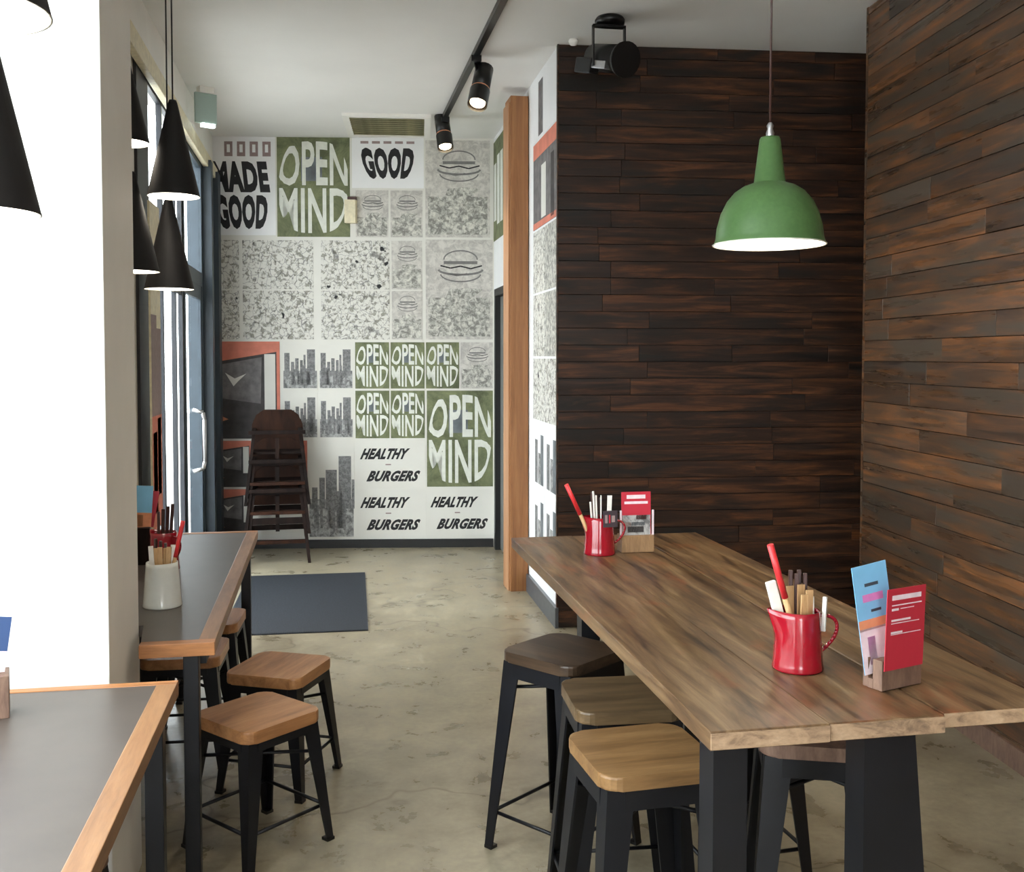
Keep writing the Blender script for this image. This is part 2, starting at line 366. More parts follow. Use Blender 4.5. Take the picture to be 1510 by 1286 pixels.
def photo(par, px0, py0, px1, py1):
    p, w, h = panel(par, px0, py0, px1, py1, 'dark_photo')
    mb = MB()
    fan(mb, [(0, h), (w, h), (w, h * .9), (0, h * .79)], 'red_print')
    fan(mb, [(w * .04, h * .42), (w * .7, h * .36), (w * .72, h * .84), (w * .04, h * .76)], 'grey_photo')
    strip(mb, w * .76, w * .93, h * .3, h * .87, 'wp_white'); strip(mb, w * .95, w, 0, h * .9, 'red_print')
    fan(mb, [(w * .15, h * .68), (w * .3, h * .62), (w * .48, h * .67), (w * .35, h * .59), (w * .28, h * .54)], 'wp_white', -.0040)
    fan(mb, [(0, h * .16), (w * .2, h * .2), (0, h * .26)], 'card_orange', -.004)
    mb.build('photo_print', 'red_print', p)
def comic(par, a, b, c, d): panel(par, a, b, c, d, 'comic')
def good(par, px0, py0, px1, py1, lines):
    p, w, h = panel(par, px0, py0, px1, py1, 'wp_bright')
    mb = MB()
    for body, ya, yb, xa, xb, ta, tb in lines:   # bottom y, top y, bottom-left/right fraction, top-left/right fraction (pixels measured in the poster)
        def fn(u, v): l = xa + (ta - xa) * v; r_ = xb + (tb - xb) * v; return w * (l + (r_ - l) * u), h * (ya + (yb - ya) * v)
        lettering(mb, body, fn, 'ink', .06, 0, YP)
    return p, mb, w, h
def healthy(par, px0, py0, px1, py1):
    p, w, h = panel(par, px0, py0, px1, py1, 'wp_white')
    mb = MB()
    lettering(mb, 'HEALTHY', lambda u, v: (w * (.05 + .70 * u + .03 * v), h * (.60 + .23 * v)), 'ink', .055, .35, YP)
    lettering(mb, 'BURGERS', lambda u, v: (w * (.14 + .76 * u + .03 * v), h * (.13 + .23 * v)), 'ink', .055, .35, YP)
    strip(mb, w * .42, w * .50, h * .475, h * .50, 'ink_faint')
    mb.build('lettering', 'ink', p)
# posters of the far wall
p, mb, w, h = good(wb, 316, 207, 409, 350, [('MADE', .435, .75, .04, .92, .0, .86), ('GOOD', .06, .41, .13, .84, .02, .90)])
for k in range(4): strip(mb, w * (.2 + .2 * k), w * (.33 + .2 * k), h * .80, h * .95, 'ink_faint')
for k in range(4): strip(mb, w * (.24 + .2 * k), w * (.29 + .2 * k), h * .84, h * .92, 'wp_bright', -.004)
mb.build('lettering', 'ink', p)
openmind(wb, 410, 207, 517, 352)
p, mb, w, h = good(wb, 519, 207, 625, 281, [('GOOD', .18, .80, .22, .80, .08, .90)])
for k in range(5): strip(mb, w * (.12 + .16 * k), w * (.23 + .16 * k), h * .88, h * .93, 'ink_faint')
mb.build('lettering', 'ink', p)
burger(wb, 524, 283, 573, 352); burger(wb, 575, 283, 623, 352); burger(wb, 626, 210, 722, 352)
comic(wb, 318, 356, 355, 428); comic(wb, 318, 429, 355, 501); comic(wb, 359, 356, 463, 428); comic(wb, 359, 429, 463, 501)
comic(wb, 473, 356, 574, 428); comic(wb, 473, 429, 574, 501)
burger(wb, 576, 356, 622, 428); burger(wb, 576, 429, 622, 501); burger(wb, 626, 354, 726, 501)
photo(wb, 318, 503, 413, 646); photo(wb, 320, 648, 370, 717); photo(wb, 320, 719, 370, 790); photo(wb, 371, 648, 452, 717)
for k, (a, b) in enumerate([(416, 468), (469, 520)]):
    city(wb, a, 508, b, 574, k); city(wb, a, 578, b, 646, k + 4)
for a, b in ((522, 573), (574, 625), (626, 676)): openmind(wb, a, 504, b, 573)
burger(wb, 677, 504, 726, 573)
for a, b in ((522, 573), (574, 625)): openmind(wb, a, 575, b, 646)
openmind(wb, 627, 575, 726, 718)
city(wb, 452, 648, 521, 793, 9, True)
healthy(wb, 523, 648, 626, 719); healthy(wb, 523, 720, 626, 791); healthy(wb, 627, 720, 726, 790)

# corridor side wall (right), local x along +Y of the room, printed side faces -X
SX0, SY0, SX1, SY1 = 1.337, 5.80, 1.385, 8.40
SA = math.atan2(SX1 - SX0, SY1 - SY0)
MW = Matrix.Translation((SX0, SY0, 0)) @ Matrix.Rotation(PI / 2 - SA, 4, 'Z')
sw = MB()
sw.box(.036, 1.66, -.14, 0, 0, H); sw.box(2.50, 2.66, -.14, 0, 0, H); sw.box(1.66, 2.50, -.14, 0, 2.15, H)
sw = struct(sw.build('wall_right_corridor', 'wp_bright')); sw.matrix_world = MW
# panels for the side wall: local frame with y = 0 plane facing +y (into the corridor)
def sidepanel(x0, x1, z0, z1, m):
    return MB().box(0, x1 - x0, 0, .003, 0, z1 - z0).build('wallpaper_panel', m, sw, (x0, 0, z0))
def sidestrip(p, rects):
    mb = MB()
    for x0, x1, z0, z1, m, *sl in rects:
        k = sl[0] if sl else 0
        mb.poly([(x0, .0038, z0), (x1, .0038, z0 + k), (x1, .0038, z1 + k), (x0, .0038, z1)], [(0, 1, 2, 3)], m)
    mb.build('print', 'ink', p)
p = sidepanel(.01, .78, 2.98, 3.39, 'wp_bright'); sidestrip(p, [(.45, .6, .02, .36, 'grey_photo')])
p = sidepanel(.01, .78, 2.42, 2.97, 'grey_photo'); sidestrip(p, [(0, .77, .45, .55, 'red_print'), (.1, .2, .02, .4, 'dark_photo'), (.35, .5, .05, .38, 'wp_white'), (0, .77, 0, .04, 'red_print')])
for z0 in (2.01, 1.60): sidepanel(.01, .38, z0, z0 + .395, 'scribble'); sidepanel(.40, .78, z0, z0 + .395, 'comic')
for z0 in (1.19,): sidepanel(.01, .38, z0, z0 + .395, 'comic'); sidepanel(.40, .78, z0, z0 + .395, 'comic')
for x0, x1 in ((.01, .38), (.40, .78)):
    for z0 in (.76, .33):
        p = sidepanel(x0, x1, z0, z0 + .41, 'wp_bright'); sidestrip(p, [(.03, .12, .02, .34, 'grey_blue'), (.12, .2, .02, .22, 'city_low'), (.22, .31, .02, .30, 'city_tower')])
p = sidepanel(1.30, 2.63, 2.55, 3.36, 'green_photo')
mb = MB()
for k in range(4):
    x = .62 + k * .17; mb.poly([(x, .0038, .1 + .04 * abs(k - 1.5)), (x + .13, .0038, .1 + .04 * abs(k - 1.5)), (x + .13, .0038, .7 - .05 * abs(k - 1.5)), (x, .0038, .7 - .05 * abs(k - 1.5))], [(0, 1, 2, 3)], 'letter')
mb.build('print', 'letter', p)
struct(MB().box(-.02, 1.66, 0, .02, 0, .12).build('baseboard_right', 'kick_grey')).matrix_world = MW
# the dark wood wall across, backing and its boards
NW0, NW1 = Vector((1.337, 5.80)), Vector((3.60, 5.60)); NA = math.atan2(NW1.y - NW0.y, NW1.x - NW0.x); NL = (NW1 - NW0).length
nw = struct(MB().box(.145, NL, .022, .12, 0, H).box(0, .145, .0215, .034, 0, H).build('wall_dark', 'ink', None, (NW0.x, NW0.y, 0), (0, 0, NA)))
def planks(par, x_from, x_to, ph, m, lens, seed, y0=.0, y1=.02, zmax=H, shade=None):
    rr = random.Random(seed); z = .0; cache = {}
    row = 0
    while z < zmax - .01:
        hh = min(ph, zmax - z); x = x_from; off = rr.uniform(.2, lens[0])
        while x < x_to - .01:
            l = min(off if x == x_from else rr.uniform(*lens), x_to - x)
            if x_to - x - l < .12: l = x_to - x
            l = round(l, 2) if x + round(l, 2) < x_to - .01 else x_to - x
            key = (round(l, 3), round(hh, 3))
            if key not in cache:
                b = MB(); b.box(0.001, l - .001, y0, y1, .001, hh - .0015, None, .0015); o = b.build('plank', m, par); cache[key] = o.data
            else:
                o = bpy.data.objects.new('plank', cache[key]); COL.objects.link(o); o.parent = par
            o.location = (x, -rr.choice((0, .001, .002, .003)), z)
            x += l
        z += ph; row += 1
MB().box(-.008, 0, -.006, .036, 0, H).build('corner_bead', 'plank_dark', nw)
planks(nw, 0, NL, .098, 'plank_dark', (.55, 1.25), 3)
# right wood wall
RW1, RW0 = Vector((2.77, 4.90)), Vector((2.62, 3.42)); rd = (RW1 - RW0).normalized(); RWS = RW1 - rd * 8.1
RA = math.atan2(rd.y, rd.x)
rw = struct(MB().box(0, 8.1, -.16, -.022, 0, H).build('wall_right', 'ink', None, (RWS.x, RWS.y, 0), (0, 0, RA)))
def rplanks(par):
    rr = random.Random(11); z = 0; cache = {}
    while z < H - .01:
        hh = min(.105, H - z); x = 5.3; first = True
        while x < 8.095:
            l = round(rr.uniform(.7, 1.4), 2)
            if 8.1 - x - l < .15: l = 8.1 - x
            b = MB(); b.box(.001, l - .001, -.02, 0, .001, hh - .0015, None, .0015)
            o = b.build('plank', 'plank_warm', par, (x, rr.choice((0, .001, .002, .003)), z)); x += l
        z += .105
    MB().box(0, 5.298, -.022, 0, 0, H).build('lining', 'plank_warm', par)
rplanks(rw)
MB().box(8.1, 8.12, -.16, .004, 0, H).build('end_board', 'plank_warm', rw)
struct(MB().box(5.0, 8.1, 0.004, .016, 0, .09).build('baseboard_wood', 'block_dark', None, (RWS.x, RWS.y, 0), (0, 0, RA)))
struct(MB().box(3.55, 3.7, -3.1, 5.7, 0, H).build('wall_outer', 'white_paint'))
# pillar
struct(MB().box(-.97, -.58, 2.87, 3.31, 0, H, None, .004).build('pillar', 'white_paint'))
# wall/doorway on the corridor side
d = MB().box(1.66, 1.72, -.10, .012, 0, 2.15).box(2.44, 2.50, -.10, .012, 0, 2.15).box(1.72, 2.44, -.10, .012, 2.09, 2.15)
d = struct(d.build('door_1', 'skirting')); d.matrix_world = MW
MB().box(1.725, 2.435, -.06, -.03, .01, 2.085).build('door_leaf', 'door_grey', d)
MB().tube((1.80, -.03, 1.0), (1.80, .02, 1.0), .012).tube((1.80, .02, 1.0), (1.90, .02, 1.0), .01).build('door_handle', 'steel', d)

# ------------------------------------------------------------------ left facade (windows, door)
FX = -.92
lw = MB()
lw.box(-1.02, -.90, -3.1, 8.8, 3.08, H)              # band over the windows
lw.box(-1.02, FX, 2.95, 5.30, 0, 3.08)               # solid stretch behind the pillar
lw.box(-1.02, FX, -3.1, -.3, 0, 3.08)
lw.box(-1.02, FX, -.3, 2.95, 0, .5)
lw = struct(lw.build('wall_left', 'white_paint'))
struct(MB().box(-.90, -.86, 3.4, 8.75, 3.03, 3.13, None, .004).build('trim_1', 'sensor'))
def window(n, y0, y1, z0, z1, fw, m, mulls=(), trans=()):
    f = MB(); a, b = -.940, -.912
    f.box(a, b, y0, y0 + fw, z0, z1).box(a, b, y1 - fw, y1, z0, z1).box(a, b, y0 + fw, y1 - fw, z0, z0 + fw).box(a, b, y0 + fw, y1 - fw, z1 - fw, z1)
    for y, w_ in mulls: f.box(a, b, y, y + w_, z0 + fw, z1 - fw)
    for z, w_ in trans: f.box(a + .005, b - .005, y0 + fw, y1 - fw, z, z + w_)
    o = struct(f.build('window_%d' % n, m))
    MB().box(-.930, -.924, y0 + fw, y1 - fw, z0 + fw, z1 - fw).build('pane', 'glass', o)
    return o
window(1, -.3, 2.86, .5, 3.08, .06, 'frame_dark', ((1.2, .06),))
window(2, 5.62, 6.95, .05, 3.08, .05, 'frame_dark', ((6.10, .04), (6.60, .04)), ((2.0, .22),))
window(3, 7.98, 8.60, .05, 3.08, .06, 'frame_blue', (), ((2.0, .22),))
struct(MB().box(-1.02, -.905, 5.30, 5.62, 0, 3.08).build('trim_2', 'frame_dark'))
struct(MB().box(-1.02, -.84, 8.02, 8.14, 0, 3.08).box(-1.02, -.84, 8.52, 8.72, 0, 3.08).box(-1.02, -.88, 8.14, 8.52, 0, 3.08).build('trim_3', 'frame_blue'))
dd = MB().box(-.94, -.905, 6.95, 7.00, 0, 3.08).box(-.94, -.905, 7.92, 7.98, 0, 3.08).box(-.94, -.905, 7.00, 7.92, 2.12, 2.22).box(-.94, -.905, 7.00, 7.92, 3.0, 3.08)
dd = struct(dd.build('door_2', 'frame_blue'))
lf = MB().box(-.935, -.91, 7.005, 7.06, .01, 2.12).box(-.935, -.91, 7.86, 7.915, .01, 2.12).box(-.935, -.91, 7.06, 7.86, .01, .25).box(-.935, -.91, 7.06, 7.86, 2.02, 2.12).build('door_leaf', 'frame_blue', dd)
MB().box(-.926, -.92, 7.06, 7.86, .25, 2.02).build('pane', 'glass', lf)
MB().box(-.926, -.92, 7.00, 7.92, 2.22, 3.0).build('pane', 'glass', dd)
hd = MB().path([(-.93, 7.50, .78), (-.86, 7.50, .80), (-.85, 7.50, .85), (-.85, 7.50, 1.15), (-.86, 7.50, 1.20), (-.93, 7.50, 1.22)], .014).build('door_handle', 'steel', lf)

# ------------------------------------------------------------------ the street outside
struct(MB().box(-14, -1.0, -14, 30, -.14, -.02).build('pavement', 'bounce_paving'))
b = thing('building', 'bright white rendered building seen through the shopfront glass', 'building', (-9.5, 16, 0))
MB().box(-.4, .4, -9, 9, -.02, 3.2).build('wall', 'render_white', b)
for k in range(5):
    MB().box(.4, .44, -7.5 + k * 3.2, -6.0 + k * 3.2, .9, 2.3).build('window', 'grey_blue', b)
pb = thing('planter_box', 'dark planter box with red flowers outside the shopfront glass', 'planter', (-1.62, 8.5, -.02))
MB().box(-.25, .25, -.9, .9, 0, .75).build('box', 'frame_dark', pb)
fm = MB(); rr = random.Random(2)
for k in range(60):
    x, y, z = rr.uniform(-.2, .2), rr.uniform(-.85, .85), rr.uniform(.76, .95)
    fm.tube((x, y, .74), (x, y, z), .006, .004, 5); fm.lathe([(.001, z - .02), (.03, z), (.001, z + .03)], 6, None, (x, y))
f = fm.build('flowers', 'red_plastic', pb); f['kind'] = 'stuff'

# ------------------------------------------------------------------ ceiling fittings
tr = thing('track_light', 'long black ceiling track carrying two small spotlights', 'track light', (.885, 8.02, H))
MB().box(-.018, .018, -7.5, 0, -.035, 0).build('rail', 'black_gloss', tr)
def trackhead(y, aim, ro):
    root = Vector((0, y - 8.02, -.035)); j = root + Vector(ro); a = Vector(aim).normalized()
    h = MB().box(root.x - .03, root.x + .03, root.y - .06, root.y + .06, -.065, -.03).tube(root, j, .012).tube(j - a * .14, j + a * .02, .055, .055, 16).tube(j + a * .028, j + a * .14, .06, .06, 16, None, False)
    h = h.build('spot_head', 'black_gloss', tr)
    MB().tube(j + a * .115, j + a * .125, .045, .045, 16).build('bulb', 'glow_track', h)
    MB().tube(j + a * .018, j + a * .030, .057, .057, 16).build('copper_ring', 'card_orange', h)
    l = lamp('spot_light', 'SPOT', j + a * .15, 35, (1, .86, .66), .03, (0, 0, 0), 75, h)
    l.rotation_euler = a.to_track_quat('-Z', 'Y').to_euler()
trackhead(6.05, (-.22, -.42, -.88), (.03, -.03, -.17))
trackhead(7.62, (.06, -.40, -.92), (-.01, -.02, -.10))
vt = thing('air_vent', 'square ceiling air vent with olive slats near the far wall', 'vent', (.49, 8.02, H), -.09)
MB().box(-.33, .33, -.36, -.31, -.025, 0).box(-.33, .33, .31, .36, -.025, 0).box(-.33, -.28, -.31, .31, -.025, 0).box(.28, .33, -.31, .31, -.025, 0).build('frame', 'white_paint', vt)
MB().box(-.28, .28, -.31, .31, -.004, 0).build('backing', 'vent_olive', vt)
for k in range(9):
    MB().box(-.28, .28, -.025, .025, -.003, .0, None, 0, Matrix.Rotation(R(30), 4, 'X')).build('slat', 'vent_olive', vt, (0, -.27 + k * .0675, -.015))
# big spot on the ceiling before the dark wall
sp = thing('ceiling_spotlight', 'black can spotlight in a yoke bracket on the ceiling by the dark wood wall', 'spotlight', (1.50, 5.30, H))
MB().lathe([(0, 0), (.07, 0), (.08, -.015), (.078, -.035), (.0, -.04)], 28).build('ceiling_plate', 'black_gloss', sp)
MB().box(-.095, .085, -.015, .015, -.055, -.042).box(-.095, -.087, -.015, .015, -.26, -.042).box(.077, .085, -.015, .015, -.26, -.042).tube((0, 0, -.02), (0, 0, -.05), .015).build('yoke', 'black_gloss', sp)
ax = Vector((.32, -.85, -.26)).normalized(); c0 = Vector((0, -.0, -.215))
MB().tube(c0 - ax * .14, c0 + ax * .13, .072, .076, 24).tube(c0 - ax * .17, c0 - ax * .14, .05, .07, 24).tube(c0 + ax * .13, c0 + ax * .15, .09, .092, 24).build('can', 'black_gloss', sp)
MB().box(-.02, .02, -.02, .02, -.09, .1, None, .004, Matrix.Translation(c0 + Vector((-.07, 0, -.035))) @ ax.to_track_quat('Z', 'Y').to_matrix().to_4x4()).build('side_plate', 'steel', sp)
MB().box(-.03, .03, -.04, .04, -.12, .03, None, .006, Matrix.Translation(c0 + Vector((-.085, .05, -.03))) @ ax.to_track_quat('Z', 'Y').to_matrix().to_4x4()).build('transformer_box', 'black_gloss', sp)
tag(MB().lathe([(0, 0), (.025, 0), (.03, -.012), (.02, -.03), (0, -.035)], 20).build('smoke_detector', 'white_paint', None, (1.40, 5.70, H)), 'tiny white detector on the ceiling left of the can spotlight', 'detector')
es = thing('exit_sign', 'small greenish glowing sign box hung from the ceiling by the windows', 'sign', (-.78, 7.15, H), .5)
MB().box(-.075, .075, -.012, .012, -.24, -.04, None, .003).build('sign_body', 'glow_sign', es)
MB().box(-.05, .05, -.03, .03, -.04, 0).build('bracket', 'white_paint', es)
MB().box(-.03, .06, -.02, .02, -.262, -.24).build('tube', 'glow_tube', es)
ws = thing('wall_sensor', 'little cream wall unit with a dark cap beside the first round poster', 'wall unit', (-.9 + DX * S_(518) , 8.718 + DY * S_(518), Z_(332)), ANG)
MB().prism([(-.05, -.05), (.04, -.05), (.05, -.0045), (-.04, -.0045)], 0, .19, None).build('body', 'sensor', ws)
MB().box(-.025, .05, -.055, -.0045, .19, .215, None, .003).build('cap', 'cutlery_brown', ws)

# green pendant
gp = thing('green_pendant_lamp', 'large green enamel dome pendant lamp over the long table', 'pendant lamp', (1.458, 3.2, H))
zb = 1.975 - H
dome = [(.182, 0), (.178, .012), (.176, .02), (.172, .055), (.160, .10), (.140, .14), (.115, .170), (.085, .19), (.055, .20)]
MB().lathe([(r, zb + z) for r, z in dome] + [(.052, zb + .202), (.034, zb + .345), (.03, zb + .352), (.012, zb + .354), (.0, zb + .355)], 48).build('shade', 'green', gp)
MB().lathe([(r - .004, zb + z) for r, z in dome] + [(.0, zb + .198)], 48).lathe([(.182, zb), (.187, zb - .003), (.186, zb - .006), (.178, zb - .004), (.178, zb)], 48).build('lining', 'lamp_inner', gp)
MB().lathe([(0, zb + .008), (.05, zb + .012), (.168, zb + .012), (.168, zb + .02), (0, zb + .03)], 40).build('diffuser', 'glow_white', gp)
MB().path([(0, 0, zb + .39), (0, 0, 0)], .004, 6).build('cord', 'cutlery_brown', gp)
MB().lathe([(.012, zb + .353), (.014, zb + .365), (.009, zb + .38), (.012, zb + .39), (.006, zb + .40)], 14).build('cap_nut', 'steel', gp)
MB().lathe([(0, 0), (.05, 0), (.048, -.02), (0, -.025)], 24).build('ceiling_rose', 'black_gloss', gp)
lamp('lamp_light', 'POINT', (0, 0, zb - .03), 6, (1, .86, .66), .06, parent=gp)
# cone pendants
def cone(label, x, y, z):
    c = thing('cone_pendant_lamp', label, 'pendant lamp', (x, y, H), 0, 'black cone pendants over the window counters'); b_ = z - H
    MB().lathe([(.09, b_), (.0885, b_ + .004), (.016, b_ + .325), (.012, b_ + .335), (0, b_ + .337)], 36).build('shade', 'cone_black', c)
    MB().lathe([(.0875, b_), (.0895, b_), (.0875, b_ + .004), (.015, b_ + .31), (0, b_ + .312)], 36).build('lining', 'lamp_inner', c)
    MB().lathe([(0, b_ - .002), (.04, b_), (.083, b_ + .006), (.082, b_ + .012), (0, b_ + .02)], 32).build('diffuser', 'glow_white', c)
    MB().path([(0, 0, b_ + .33), (0, 0, 0)], .0028, 6).build('cord', 'black_gloss', c)
    MB().lathe([(0, 0), (.045, 0), (.043, -.02), (0, -.025)], 20).build('ceiling_rose', 'black_gloss', c)
    lamp('lamp_light', 'POINT', (0, 0, b_ - .03), .2, (1, .86, .66), .05, parent=c)
cone('black cone pendant hanging highest of the pair in front of the windows', -.520, 3.75, 2.16)
cone('black cone pendant hanging just below and behind the other in front of the windows', -.572, 3.98, 1.85)
cone('black cone pendant half hidden by the white pillar, up near the ceiling', -.695, 3.80, 2.35)
cone('black cone pendant half hidden by the pillar, its lit rim low', -.640, 3.62, 1.885)
cone('nearest large black cone pendant cut by the left edge of the photo', -.474, 1.50, 1.795)
cone('black cone pendant at the top left corner, only its rim in view', -.383, 1.20, 1.973)

# ------------------------------------------------------------------ wooden post
pt = thing('wooden_post', 'tall square orange-brown timber post beside the corridor wallpaper', 'post', (1.29, 6.86, 0))
MB().box(-.062, .058, -.11, .10, 0, 3.34, None, .002).build('post_core', 'post_wood', pt)
MB().box(-.074, -.062, -.085, .11, 0, 3.30, None, .001).build('edge_strip', 'post_edge', pt)

# ------------------------------------------------------------------ door mat
mt = MB().box(-.42, .42, -.80, .80, 0, .006)
for k in range(84): mt.box(-.415 + k * .01, -.410 + k * .01, -.795, .795, .006, .0085)
tag(mt.build('door_mat', 'rubber', None, (-.165, 6.74, 0), (0, 0, R(-1.5))), 'dark blue-grey ribbed door mat on the concrete floor', 'mat')

# ------------------------------------------------------------------ window counters
def counter(label, outline, top, t=.036, legs=(), rails=True):
    x0, y0 = outline[0]
    c = thing('window_counter', label, 'counter', (x0, y0, 0))
    loc = [(x - x0, y - y0) for x, y in outline]
    return c, loc
def prism_between(mb, a, b, w, z0, z1, m):
    pass
def trimbar(c, ax0, ax1, ay0, ay1, m, ox, oy, z0=.712, z1=.752):
    MB().box(ax0 - ox, ax1 - ox, ay0 - oy, ay1 - oy, z0, z1, None, .002).build('wood_edging', m, c)
def leg(c, x, y, ox, oy, w=.045, z1=.712): MB().box(x - w / 2 - ox, x + w / 2 - ox, y - w / 2 - oy, y + w / 2 - oy, 0, z1, None, .003).build('leg', 'black_steel', c)
# counter behind the pillar
c2 = thing('window_counter', 'charcoal counter with wood edging running behind the white pillar', 'counter', (-.33, 3.10, 0), 0, 'window counters'); ox, oy = -.33, 3.10
MB().prism([(-.545 - ox, .04), (-.38 - ox, .04), (-.38 - ox, 1.93), (-.90 - ox, 1.93), (-.90 - ox, .24), (-.572 - ox, .24)], .714, .750).build('counter_top', 'laminate', c2)
trimbar(c2, -.38, -.33, 3.14, 5.03, 'trim_wood', ox, oy); trimbar(c2, -.545, -.33, 3.10, 3.14, 'trim_wood_x', ox, oy); trimbar(c2, -.90, -.33, 5.03, 5.07, 'trim_wood_x', ox, oy)
for x, y in ((-.402, 3.15), (-.385, 5.03), (-.85, 5.0), (-.85, 3.42)): leg(c2, x, y, ox, oy)
MB().box(-.39 - ox, -.365 - ox, .1, 1.9, .66, .70).build('apron_rail', 'black_steel', c2)
# near counter
c1 = thing('window_counter', 'nearest charcoal counter with wood edging in the lower left corner', 'counter', (-.385, 2.75, 0), 0, 'window counters'); ox, oy = -.385, 2.75
MB().box(-.90 - ox, -.435 - ox, .7 - oy, 2.72 - oy, .714, .750).build('counter_top', 'laminate', c1)
trimbar(c1, -.435, -.385, .66, 2.72, 'trim_wood', ox, oy); trimbar(c1, -.90, -.385, 2.72, 2.75, 'trim_wood_x', ox, oy); trimbar(c1, -.90, -.435, .66, .70, 'trim_wood_x', ox, oy)
for x, y in ((-.425, 2.62), (-.425, .75), (-.86, 2.62), (-.86, .75)): leg(c1, x, y, ox, oy)
MB().box(-.438 - ox, -.412 - ox, .8 - oy, 2.6 - oy, .66, .70).build('apron_rail', 'black_steel', c1)

# ------------------------------------------------------------------ long high table
TZ = .92
tb = thing('high_table', 'long high table of worn reclaimed boards on black steel legs', 'table', (.68, 1.72, 0))
tw = [(.0, .235), (.235, .472), (.478, .728)]
for k, (a, b) in enumerate(tw):
    y0 = (0.0, .004, .018)[k]
    MB().box(a + .0008, b - .0008, y0 + .003, 2.01, TZ - .036 + (.004 if k == 2 else 0), TZ - (.0, .001, .002)[k], None, .0025).build('table_board', 'table_wood', tb)
    MB().box(a + .0015, b - .0015, y0 - .0005, y0 + .003, TZ - .033 + (.004 if k == 2 else 0), TZ - .0035).build('end_grain', 'table_end', tb)
def vleg(x0, x1, xb0, xb1, y0, y1, t=.006):      # folded steel leg: front plate and side plate, flaring to the floor
    z1 = TZ - .037; ys = y1 - y0
    m = MB()
    m.prism([(xb0, y0), (xb1, y0), (xb1, y0 + t), (xb0, y0 + t)], 0, z1, None, [(x0, y0), (x1, y0), (x1, y0 + t), (x0, y0 + t)])
    m.prism([(xb0, y0 + t), (xb0 + t, y0 + t), (xb0 + t, y1), (xb0, y1)], 0, z1, None, [(x0, y0 + t), (x0 + t, y0 + t), (x0 + t, y1), (x0, y1)])
    m.prism([(xb1 - t, y0 + t), (xb1, y0 + t), (xb1, y1), (xb1 - t, y1)], 0, z1, None, [(x1 - t, y0 + t), (x1, y0 + t), (x1, y1), (x1 - t, y1)])
    return m
vleg(.014, .080, .014, .080, .02, .09).build('leg', 'black_steel', tb)
vleg(.320, .425, .320, .50, .03, .10).build('leg', 'black_steel', tb)
vleg(.240, .310, .240, .310, 1.88, 1.95).build('leg', 'black_steel', tb)
vleg(.640, .715, .640, .715, 1.88, 1.95).build('leg', 'black_steel', tb)
MB().box(.312, .64, 1.90, 1.94, .82, .883).build('cross_rail', 'black_steel', tb)
MB().box(.34, .40, .09, 1.90, .85, .883).build('long_rail', 'black_steel', tb)

# ------------------------------------------------------------------ stools
def make_stool(name, label, cat, h, s, splay, seatm, th=.034, wt=.068, wb=.03, group=None, apron=.05, rc=.045, zr=.12):
    t_ = thing(name, label, cat, (0, 0, 0), 0, group); a = s / 2 - .012; b = a + splay; zt = h - th
    MB().prism(rrect(s / 2, s / 2, rc), zt, h, None, None, .006).build('seat', seatm, t_)
    k = .003
    for sx in (-1, 1):
        for sy in (-1, 1):
            def L(c, w):
                ox, oy = sx * c, sy * c
                q = [(0, 0), (w, 0), (w, k * 2), (k * 2, k * 2), (k * 2, w), (0, w)]
                q = [(ox - sx * u, oy - sy * v) for u, v in q]
                return q if sx * sy > 0 else q[::-1]
            MB().prism(L(b, wb), 0, zt, None, L(a, wt)).build('leg', 'black_steel', t_)
            MB().box(sx * (b - wb / 2) - .015, sx * (b - wb / 2) + .015, sy * (b - wb / 2) - .015, sy * (b - wb / 2) + .015, 0, .010).build('foot_cap', 'black_gloss', t_)
    f = MB()
    for q in (-1, 1):
        f.box(-a + wt * .6, a - wt * .6, q * a - (0 if q > 0 else 0) - .004, q * a + .004, zt - apron, zt); f.box(q * a - .004, q * a + .004, -a + wt * .6, a - wt * .6, zt - apron, zt)
    f.box(-a, a, -a, a, zt - .006, zt)
    f.build('seat_frame', 'black_steel', t_)
    c = b - (b - a) * zr / zt - .012
    for p0, p1 in (((-c, -c), (c, -c)), ((c, -c), (c, c)), ((c, c), (-c, c)), ((-c, c), (-c, -c))):
        MB().tube((*p0, zr), (*p1, zr), .006, .006, 8).build('stretcher', 'black_steel', t_)
    zc = zt - .10; c2_ = a + (b - a) * .10 / zt - .02
    MB().tube((-c2_, -c2_, zc), (c2_, c2_, zc), .006, .006, 8).tube((-c2_, c2_, zc + .012), (c2_, -c2_, zc + .012), .006, .006, 8).build('cross_brace', 'black_steel', t_)
    return t_
def reseat(o, m):
    for ch in o.children:
        if ch.name.startswith('seat') and not ch.name.startswith('seat_frame'):
            ch.material_slots[0].link = 'OBJECT'; ch.material_slots[0].material = M[m]
G1 = 'high stools along the long table'
st = make_stool('high_stool', 'high stool with the darkest brown seat, farthest of the row left of the table', 'stool', .65, .30, .045, 'seat_dark', group=G1)
st.location = (.755, 3.19, 0); st.rotation_euler = (0, 0, R(38))
def hi(label, x, y, rz, m):
    o = dup(st, label, (x, y, 0), R(rz)); reseat(o, m); return o
hi('high stool with a worn mid-brown seat, middle one of the row left of the table', .812, 2.735, -3, 'seat_mid')
hi('high stool with the lightest honey seat, nearest of the row left of the table', .748, 2.335, 4, 'seat_light')
hi('high stool under the near end of the table, between the table legs', 1.235, 2.40, -20, 'block_dark')
hi('high stool farther back under the right side of the table', 1.235, 2.95, 4, 'seat_dark')
G2 = 'low stools along the window counter'
ls = make_stool('low_stool', 'low stool with orange-brown wooden seat turned like a diamond, nearest in the aisle', 'stool', .44, .30, .035, 'seat_orange', .04, .058, .026, G2, .03, .035, .12)
ls.location = (-.228, 3.385, 0); ls.rotation_euler = (0, 0, R(-49))
